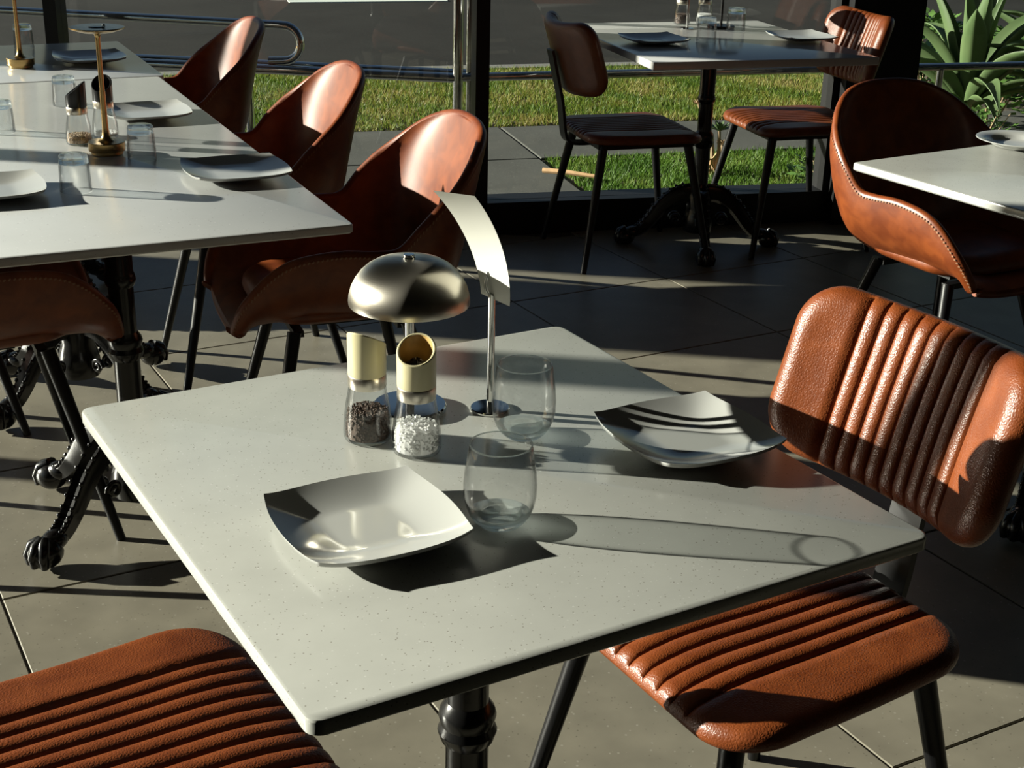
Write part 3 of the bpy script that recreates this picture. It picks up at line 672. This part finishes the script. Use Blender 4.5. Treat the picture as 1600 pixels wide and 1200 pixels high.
shell_chair((.54, 2.235), R(170), 'tan bucket chair in the middle of the row right of the long table')
shell_chair((.625, 3.19), R(171), 'tan bucket chair at the far end table, farthest of the row of three')
shell_chair((2.01, 1.145), R(-92), 'tan bucket chair behind the table with the round plate, its side sunlit')
shell_chair((-.285, 1.655), R(-3), 'shaded bucket chair tucked under the long table on its left side, nearer one')
shell_chair((-.34, 2.30), R(-3), 'bucket chair tucked under the long table on its left side, only dark legs seen')

# ------------------------------------------------------------------ tableware builders
def square_plate(S, h, name='square_plate'):
    N = 33; top = []; bot = []
    for i in range(N):
        for j in range(N):
            a, b = i / (N - 1) * 2 - 1, j / (N - 1) * 2 - 1
            bow = .13
            x = S / 2 * a * (1 + bow * (1 - b * b) - .0) ; y = S / 2 * b * (1 + bow * (1 - a * a))
            r4 = (a ** 6 + b ** 6) ** (1 / 6); rr = math.hypot(a, b)
            z = h * max(0, (r4 - .42) / .58) ** 1.4
            top.append(Vector((x, y, .0055 + z))); bot.append(Vector((x * .985, y * .985, .0 if rr < .5 else .0 + max(0, z - .0005) + .001)))
    m = MB().grid(top, N, N); o = len(top); m.add(bot, [tuple(reversed(f)) for f in list(m.f)])
    e = [j for j in range(N)] + [i * N + N - 1 for i in range(1, N)] + [(N - 1) * N + j for j in range(N - 2, -1, -1)] + [i * N for i in range(N - 2, 0, -1)]
    m.f += [(e[k], e[(k + 1) % len(e)], e[(k + 1) % len(e)] + o, e[k] + o) for k in range(len(e))]
    return m.mesh(name, 'china', 60)
PLATE = square_plate(.164, .0135)
def plate(x, y, rz, label, s=1.0, z=.75):
    o = bpy.data.objects.new('square_plate', PLATE); COL.objects.link(o); o.location = (x, y, z + .0004); o.rotation_euler = (0, 0, rz); o.scale = (s, s, 1)
    return tag(o, label, 'plate', 'square white plates')
def tumbler_mesh(prof_o, base_t, wall):
    # one glass wall, open at the top, with a thick base of its own
    pi = [(max(r - wall, .001), z) for r, z in prof_o if z >= base_t]
    rim = prof_o[-1]
    gm = 'glass' if wall < .0015 else 'thick_glass'
    body = MB().lathe([p for p in prof_o if p[1] >= base_t] + [(rim[0] - wall * .5, rim[1] + wall * .45)] + list(reversed(pi)), 48).mesh('glass_wall', gm, 60)
    lo = [p for p in prof_o if p[1] <= base_t]
    base = MB().lathe([(0, lo[0][1] + .001)] + lo + [(lo[-1][0] - wall * .3, base_t + .0002), (lo[-1][0] * .55, base_t - .0025), (0, base_t - .0035)], 48).mesh('glass_base', 'glass_base', 60)
    return body, base
STEMLESS = tumbler_mesh([(.0175, 0), (.023, .0015), (.0285, .007), (.0325, .013), (.0362, .023), (.0382, .034), (.0385, .046), (.0373, .060), (.0353, .074), (.0328, .091)], .013, .0011)
TUMBLER = tumbler_mesh([(.0235, 0), (.0262, .002), (.0275, .006), (.0283, .016), (.02838, .0175), (.0292, .035), (.0300, .055), (.0306, .072)], .0175, .0024)
RIM = MB().tube([(.0322 * math.cos(a), .0322 * math.sin(a), .0912) for a in [k * 2 * PI / 48 for k in range(49)]], .00085, 8, cap=False).mesh('rim', 'glass_base', 60)
def drink(x, y, me, name, label, flip=False, z=.75, s=1.0, group=None):
    o = empty(name, (x, y, z + .0003)); tag(o, label, 'glass', group); h = .0735 if me is TUMBLER else .092
    for m_, nm in zip(me, ('glass_wall', 'glass_base')):
        put(m_, nm, o, (0, 0, h * s if flip else 0), (PI if flip else 0, 0, 0)).scale = (s, s, s)
    if me is STEMLESS: put(RIM, 'rim', o)
    return o
def mill(x, y, az, capmat, inmat, fill, label, z=.75, slant=.034, s=1.0, rounded=False):
    o = empty('spice_mill', (x, y, z + .0004)); tag(o, label, 'mill', 'glass bodied spice mills'); o.scale = (s, s, s)
    prof = [(.026, 0), (.0295, .002), (.0312, .007), (.0312, .014), (.0302, .030), (.0276, .050), (.0248, .064), (.0236, .073)]
    MB().lathe([(0, .0008)] + prof + [(.0222, .073), (.0232, .064), (.0258, .050), (.0284, .030), (.0293, .014), (.0288, .006), (0, .004)], 40).build('glass_body', 'glass', o, 60)
    MB().lathe([(.0200, .0726), (.0240, .0726), (.0243, .0742), (.0243, .0875), (.0236, .089), (.020, .089)], 40, closed=True).build('collar', 'brushed', o, 50)
    n = 44; H = .060; P = []
    for k in range(n):
        a = 2 * PI * k / n; ca = math.cos(a - az); zt = .089 + H - slant * .5 * (1 + ca)
        c_, s_ = math.cos(a), math.sin(a); ro, ri = .0243, .0205; e = .0012
        P += [Vector((c_ * .0238, s_ * .0238, .0892)), Vector((c_ * ro, s_ * ro, .0906)), Vector((c_ * ro, s_ * ro, zt - e)), Vector((c_ * (ro - e), s_ * (ro - e), zt)), Vector((c_ * (ri + e), s_ * (ri + e), zt)), Vector((c_ * ri, s_ * ri, zt - e)), Vector((c_ * ri, s_ * ri, .104)), Vector((0, 0, .104))]
    m = MB().grid(P, 8, n); m.f += [((n - 1) * 8 + q, (n - 1) * 8 + q + 1, q + 1, q) for q in range(7)]
    cap = m.mesh('cap', capmat, 40, .0002)
    cap.materials.append(MAT[inmat])
    for f in cap.polygons:
        c0 = f.center; 
        if math.hypot(c0.x, c0.y) < .0207 and c0.z > .1035: f.material_index = 1
    put(cap, 'cap', o)
    gm = MB(); gm.lathe([(0, .122), (.006, .122), (.0125, .1185), (.0145, .1045), (0, .1042)], 18)
    for k in range(9): a = k * 2 * PI / 9; gm.tube([(.004 * math.cos(a), .004 * math.sin(a), .123), (.013 * math.cos(a + .3), .013 * math.sin(a + .3), .116)], .0014, 5)
    gm.build('grinder', 'grinder', o, 40)
    kind, top = fill; c = MB(); rr = random.Random(int(x * 1000) + 3)
    def rad(zz):
        pr = [(.0286, .005)] + [(r - .0022, q) for r, q in prof[3:]]
        for (r0, z0), (r1, z1) in zip(pr, pr[1:]):
            if z0 <= zz <= z1: return r0 + (r1 - r0) * (zz - z0) / (z1 - z0)
        return pr[-1][0]
    c.lathe([(0, .0046), (rad(.006) - .002, .0048)] + [(rad(q) - .002, q) for q in np.linspace(.008, top - .002, 6)] + [(rad(top) * .55, top + .001), (0, top + .003)], 24)
    for k in range(520):
        if k < 360: zz = rr.uniform(.0065, top); a = rr.uniform(0, 2 * PI); q = rad(zz) - .0018
        else: a = rr.uniform(0, 2 * PI); q = rad(top) * math.sqrt(rr.random()) * .95; zz = top + .002 * (1 - q / rad(top)) + .001
        p = (q * math.cos(a), q * math.sin(a), zz)
        if kind == 'salt':
            sz = rr.uniform(.0006, .0013); E = Euler((rr.random() * 3, rr.random() * 3, rr.random() * 3)).to_matrix().to_4x4(); c.box(-sz, sz, -sz, sz, -sz * .8, sz * .8, Matrix.Translation(p) @ E)
        else: c.ball(p, rr.uniform(.0013, .0019), 6, 4)
    f = c.build('salt_crystals' if kind == 'salt' else 'peppercorns', {'salt': 'salt', 'pepper': 'pepper', 'mixed': 'pepper_pale'}[kind], o, 0); f['kind'] = 'stuff'
    return o
def disc_lamp(x, y, label):
    o = empty('disc_lamp', (x, y, .7504)); tag(o, label, 'lamp', 'brass disc lamps')
    MB().lathe([(0, 0), (.033, 0), (.034, .001), (.034, .0065), (.0385, .0075), (.039, .009), (.039, .0255), (.038, .027), (.0, .0275)], 40).build('base', 'brass', o, 30)
    MB().lathe([(.018, .0272), (.013, .031), (.0085, .040), (.0068, .055), (.0062, .10), (.0060, .135), (.0052, .1355), (.0052, .245), (.0065, .252), (.0105, .256)], 24).build('stem', 'brass', o, 40)
    MB().lathe([(0, .2555), (.012, .2555), (.035, .2585), (.054, .2645), (.0575, .2665), (.0570, .2685), (.0545, .2685)], 48).build('disc_shade', 'brass', o, 40)
    t = MB().lathe([(.0548, .2678), (.0546, .2688), (.018, .2688), (.017, .2705), (.004, .2712), (0, .2712)], 48).build('top_plate', 'dark_glass', o, 30)
    MB().ball((.012, -.01, .273), .0045, 10, 6, (1, 1, .5)).build('touch_button', 'steel', o, 60)
    return o

# ------------------------------------------------------------------ foreground table
plate(-.170, -.088, R(-2), 'square white plate at the foreground table left, in front of the mills')
plate(.262, -.060, R(-2), 'square white plate at the foreground table right, crossed by lamp shadows')
drink(-.040, -.137, STEMLESS, 'stemless_glass', 'clear stemless glass nearest the camera, beside the left square plate', group='upright stemless glasses')
drink(.098, .049, STEMLESS, 'stemless_glass', 'clear stemless glass behind its twin, by the slip holder', group='upright stemless glasses')
mill(-.036, .066, R(-128), 'cream', 'cream_in', ('salt', .036), 'cream capped mill filled with white salt', slant=.026, s=.93)
mill(-.071, .125, R(32), 'cream', 'cream_in', ('pepper', .039), 'cream capped mill filled with dark peppercorns', slant=.026, s=.93)
dl = empty('dome_lamp', (.012, .182, .7504)); tag(dl, 'brushed steel mushroom dome lamp on the foreground table', 'lamp')
MB().lathe([(0, 0), (.045, 0), (.046, .001), (.046, .006), (.0445, .008), (.01, .0085), (.0, .0085)], 48).build('base', 'steel', dl, 30)
MB().lathe([(.0058, .008), (.0058, .192), (.0, .192)], 20).build('stem', 'steel', dl, 40)
prof = [(.0735, .140), (.0738, .143), (.0732, .150), (.0705, .160), (.066, .169), (.0595, .178), (.0515, .1855), (.042, .1912), (.030, .1948), (.015, .1965), (0, .1968)]
MB().lathe(prof + [(0, .1953), (.015, .195), (.030, .1933), (.042, .1897), (.0515, .184), (.0585, .1765), (.065, .1675), (.0692, .159), (.072, .150), (.0724, .1402), (.0735, .140)], 72).build('dome_shade', 'brushed', dl, 50, merge=.00001)
MB().lathe([(0, .1964), (.0078, .1964), (.0078, .1978), (.0068, .1985), (.0068, .2005), (.0062, .2012), (0, .2014)], 24).build('finial', 'steel', dl, 40)
sh = empty('slip_holder', (.101, .136, .7504)); tag(sh, 'polished steel holder with wire loop clipping a paper slip', 'holder')
MB().lathe([(0, 0), (.024, 0), (.0247, .0008), (.0247, .0028), (.0238, .004), (.004, .0045), (0, .0045)], 40).build('base', 'steel', sh, 30)
MB().tube([(0, 0, .003), (0, 0, .151)], .0046, 14).build('stem', 'steel', sh, 60)
WD = Vector((.864 * .6 - .504 * .8, -.504 * .6 - .864 * .8, 0)).normalized(); ND = Vector((-WD.y, WD.x, 0))
if ND.dot(Vector((.864, -.504, 0))) < 0: ND = -ND
RT = Vector((.864, -.504, 0))
loop = [RT * (.0078 * math.sin(a)) + Vector((0, 0, .166 - .0155 * math.cos(a))) for a in [k * 2 * PI / 28 for k in range(29)]]
for s in (-1, 1): MB().tube([p + ND * (.0016 * s) for p in loop], .0011, 8, cap=False).build('wire_loop', 'steel', sh, 60)
P = []
for k in range(22):
    t = k / 21; nv = -.064 * t ** 1.75 + .002 * t; zz = .146 + .150 * t - .010 * t ** 3; wv = .0295 - .003 * t; wd = (WD * (1 - .55 * t) + RT * (.55 * t)).normalized()
    for s in (-1, -.5, 0, .5, 1): P.append(ND * (nv + .0004) + wd * (s * wv) + Vector((0, 0, zz)) + WD * .006)
pm = MB().grid(P, 5, 22); o_ = len(P); pm.add([p + ND * .0003 for p in P], [tuple(reversed(f)) for f in list(pm.f)])
ps = pm.build('paper_slip', 'paper', None, 180); ps.location = (.101, .136, .7504); tag(ps, 'narrow white paper slip curling up from the steel holder', 'paper')

# ------------------------------------------------------------------ left tables
RA = A5
plate(.240, 1.455, R(-6), 'square white plate nearest the front right corner of the long table', 1.14)
plate(.252, 2.125, R(-6), 'square white plate on the long table, behind the rear black mill', 1.12)
plate(.340, 3.01, R(-5), 'square white plate on the end table, farthest and in blue shade', 1.12)
plate(-.238, 1.50, R(-5), 'square white plate cut by the left frame edge on the long table', 1.12)
TG = 'upturned tumblers on the left tables'
drink(-.084, 1.458, TUMBLER, 'upturned_tumbler', 'upturned clear tumbler nearest the front edge of the long table', True, group=TG)
drink(.111, 1.680, TUMBLER, 'upturned_tumbler', 'upturned clear tumbler right of the nearer brass lamp', True, group=TG)
drink(.110, 2.350, TUMBLER, 'upturned_tumbler', 'upturned clear tumbler behind the slant topped pepper mill', True, group=TG)
drink(-.100, 2.075, TUMBLER, 'upturned_tumbler', 'upturned clear tumbler cut by the left frame edge', True, group=TG)
drink(.222, 3.344, TUMBLER, 'upturned_tumbler', 'upturned clear tumbler behind the farther brass lamp', True, group=TG)
mill(.029, 1.882, R(160), 'blackcap', 'blackcap', ('mixed', .022), 'black slant capped mill with brown pepper, left of the nearer brass lamp', s=.93)
mill(.100, 1.930, R(-118), 'blackcap', 'blackcap', ('salt', .012), 'black capped mill almost hidden behind the nearer brass lamp', s=.93)
disc_lamp(.058, 1.761, 'brass disc lamp on the long table, the nearer one, its whole disc in view')
disc_lamp(.135, 2.979, 'brass lamp on the end table, the farther one, its top out of frame')

# ------------------------------------------------------------------ window table and right table
plate(2.19, 2.72, R(-11), 'square white plate on the left side of the window table', 1.15)
plate(2.735, 2.585, R(-11), 'square white plate on the right side of the window table', 1.15)
WG = 'upturned tumblers on the window table'
drink(2.379, 2.672, TUMBLER, 'upturned_tumbler', 'upturned clear tumbler at the window table, beside its left plate', True, s=1.15, group=WG)
drink(2.650, 2.850, TUMBLER, 'upturned_tumbler', 'upturned clear tumbler at the window table, right of the thin black lamp stem', True, s=1.15, group=WG)
mill(2.580, 3.085, R(-120), 'blackcap', 'blackcap', ('pepper', .036), 'black capped pepper mill on the window table, left of the salt mill')
mill(2.665, 3.060, R(-60), 'blackcap', 'blackcap', ('salt', .036), 'black capped salt mill on the window table')
h2 = empty('slip_holder', (2.515, 2.965, .7504)); tag(h2, 'thin steel slip holder on the window table, in front of the mills', 'holder')
MB().lathe([(0, 0), (.024, 0), (.0247, .0008), (.0247, .0028), (.0238, .004), (.004, .0045), (0, .0045)], 32).build('base', 'steel', h2, 30)
MB().tube([(0, 0, .003), (0, 0, .151)], .0042, 12).build('stem', 'steel', h2, 60)
MB().tube([RT * (.0078 * math.sin(a)) + Vector((0, 0, .166 - .0155 * math.cos(a))) for a in [k * 2 * PI / 24 for k in range(25)]], .0012, 8, cap=False).build('wire_loop', 'steel', h2, 60)
l2 = empty('table_lamp', (2.665, 2.955, .7504)); tag(l2, 'slender black lamp on the window table, only its stem in view', 'lamp')
MB().lathe([(0, 0), (.05, 0), (.051, .001), (.051, .007), (.049, .009), (.0, .0095)], 40).build('base', 'black', l2, 30)
MB().lathe([(.0052, .008), (.0052, .20), (0, .20)], 16).build('stem', 'black', l2, 40)
MB().lathe([(.0735, .150), (.066, .178), (.0515, .194), (.03, .203), (0, .2055), (0, .204), (.03, .2015), (.0505, .193), (.0645, .177), (.072, .150)], 48, closed=True).build('dome_shade', 'black', l2, 50)
rp = empty('round_plate', (2.013, .975, .7504)); tag(rp, 'round white rimmed plate on the table at the right frame edge', 'plate')
MB().lathe([(0, .003), (.055, .003), (.062, .0045), (.069, .011), (.075, .014), (.098, .0185), (.1, .0185), (.1005, .0175), (.099, .0165), (.075, .011), (.068, .006), (.06, .0005), (.05, 0), (0, .0008)], 64).build('dish', 'china', rp, 60)
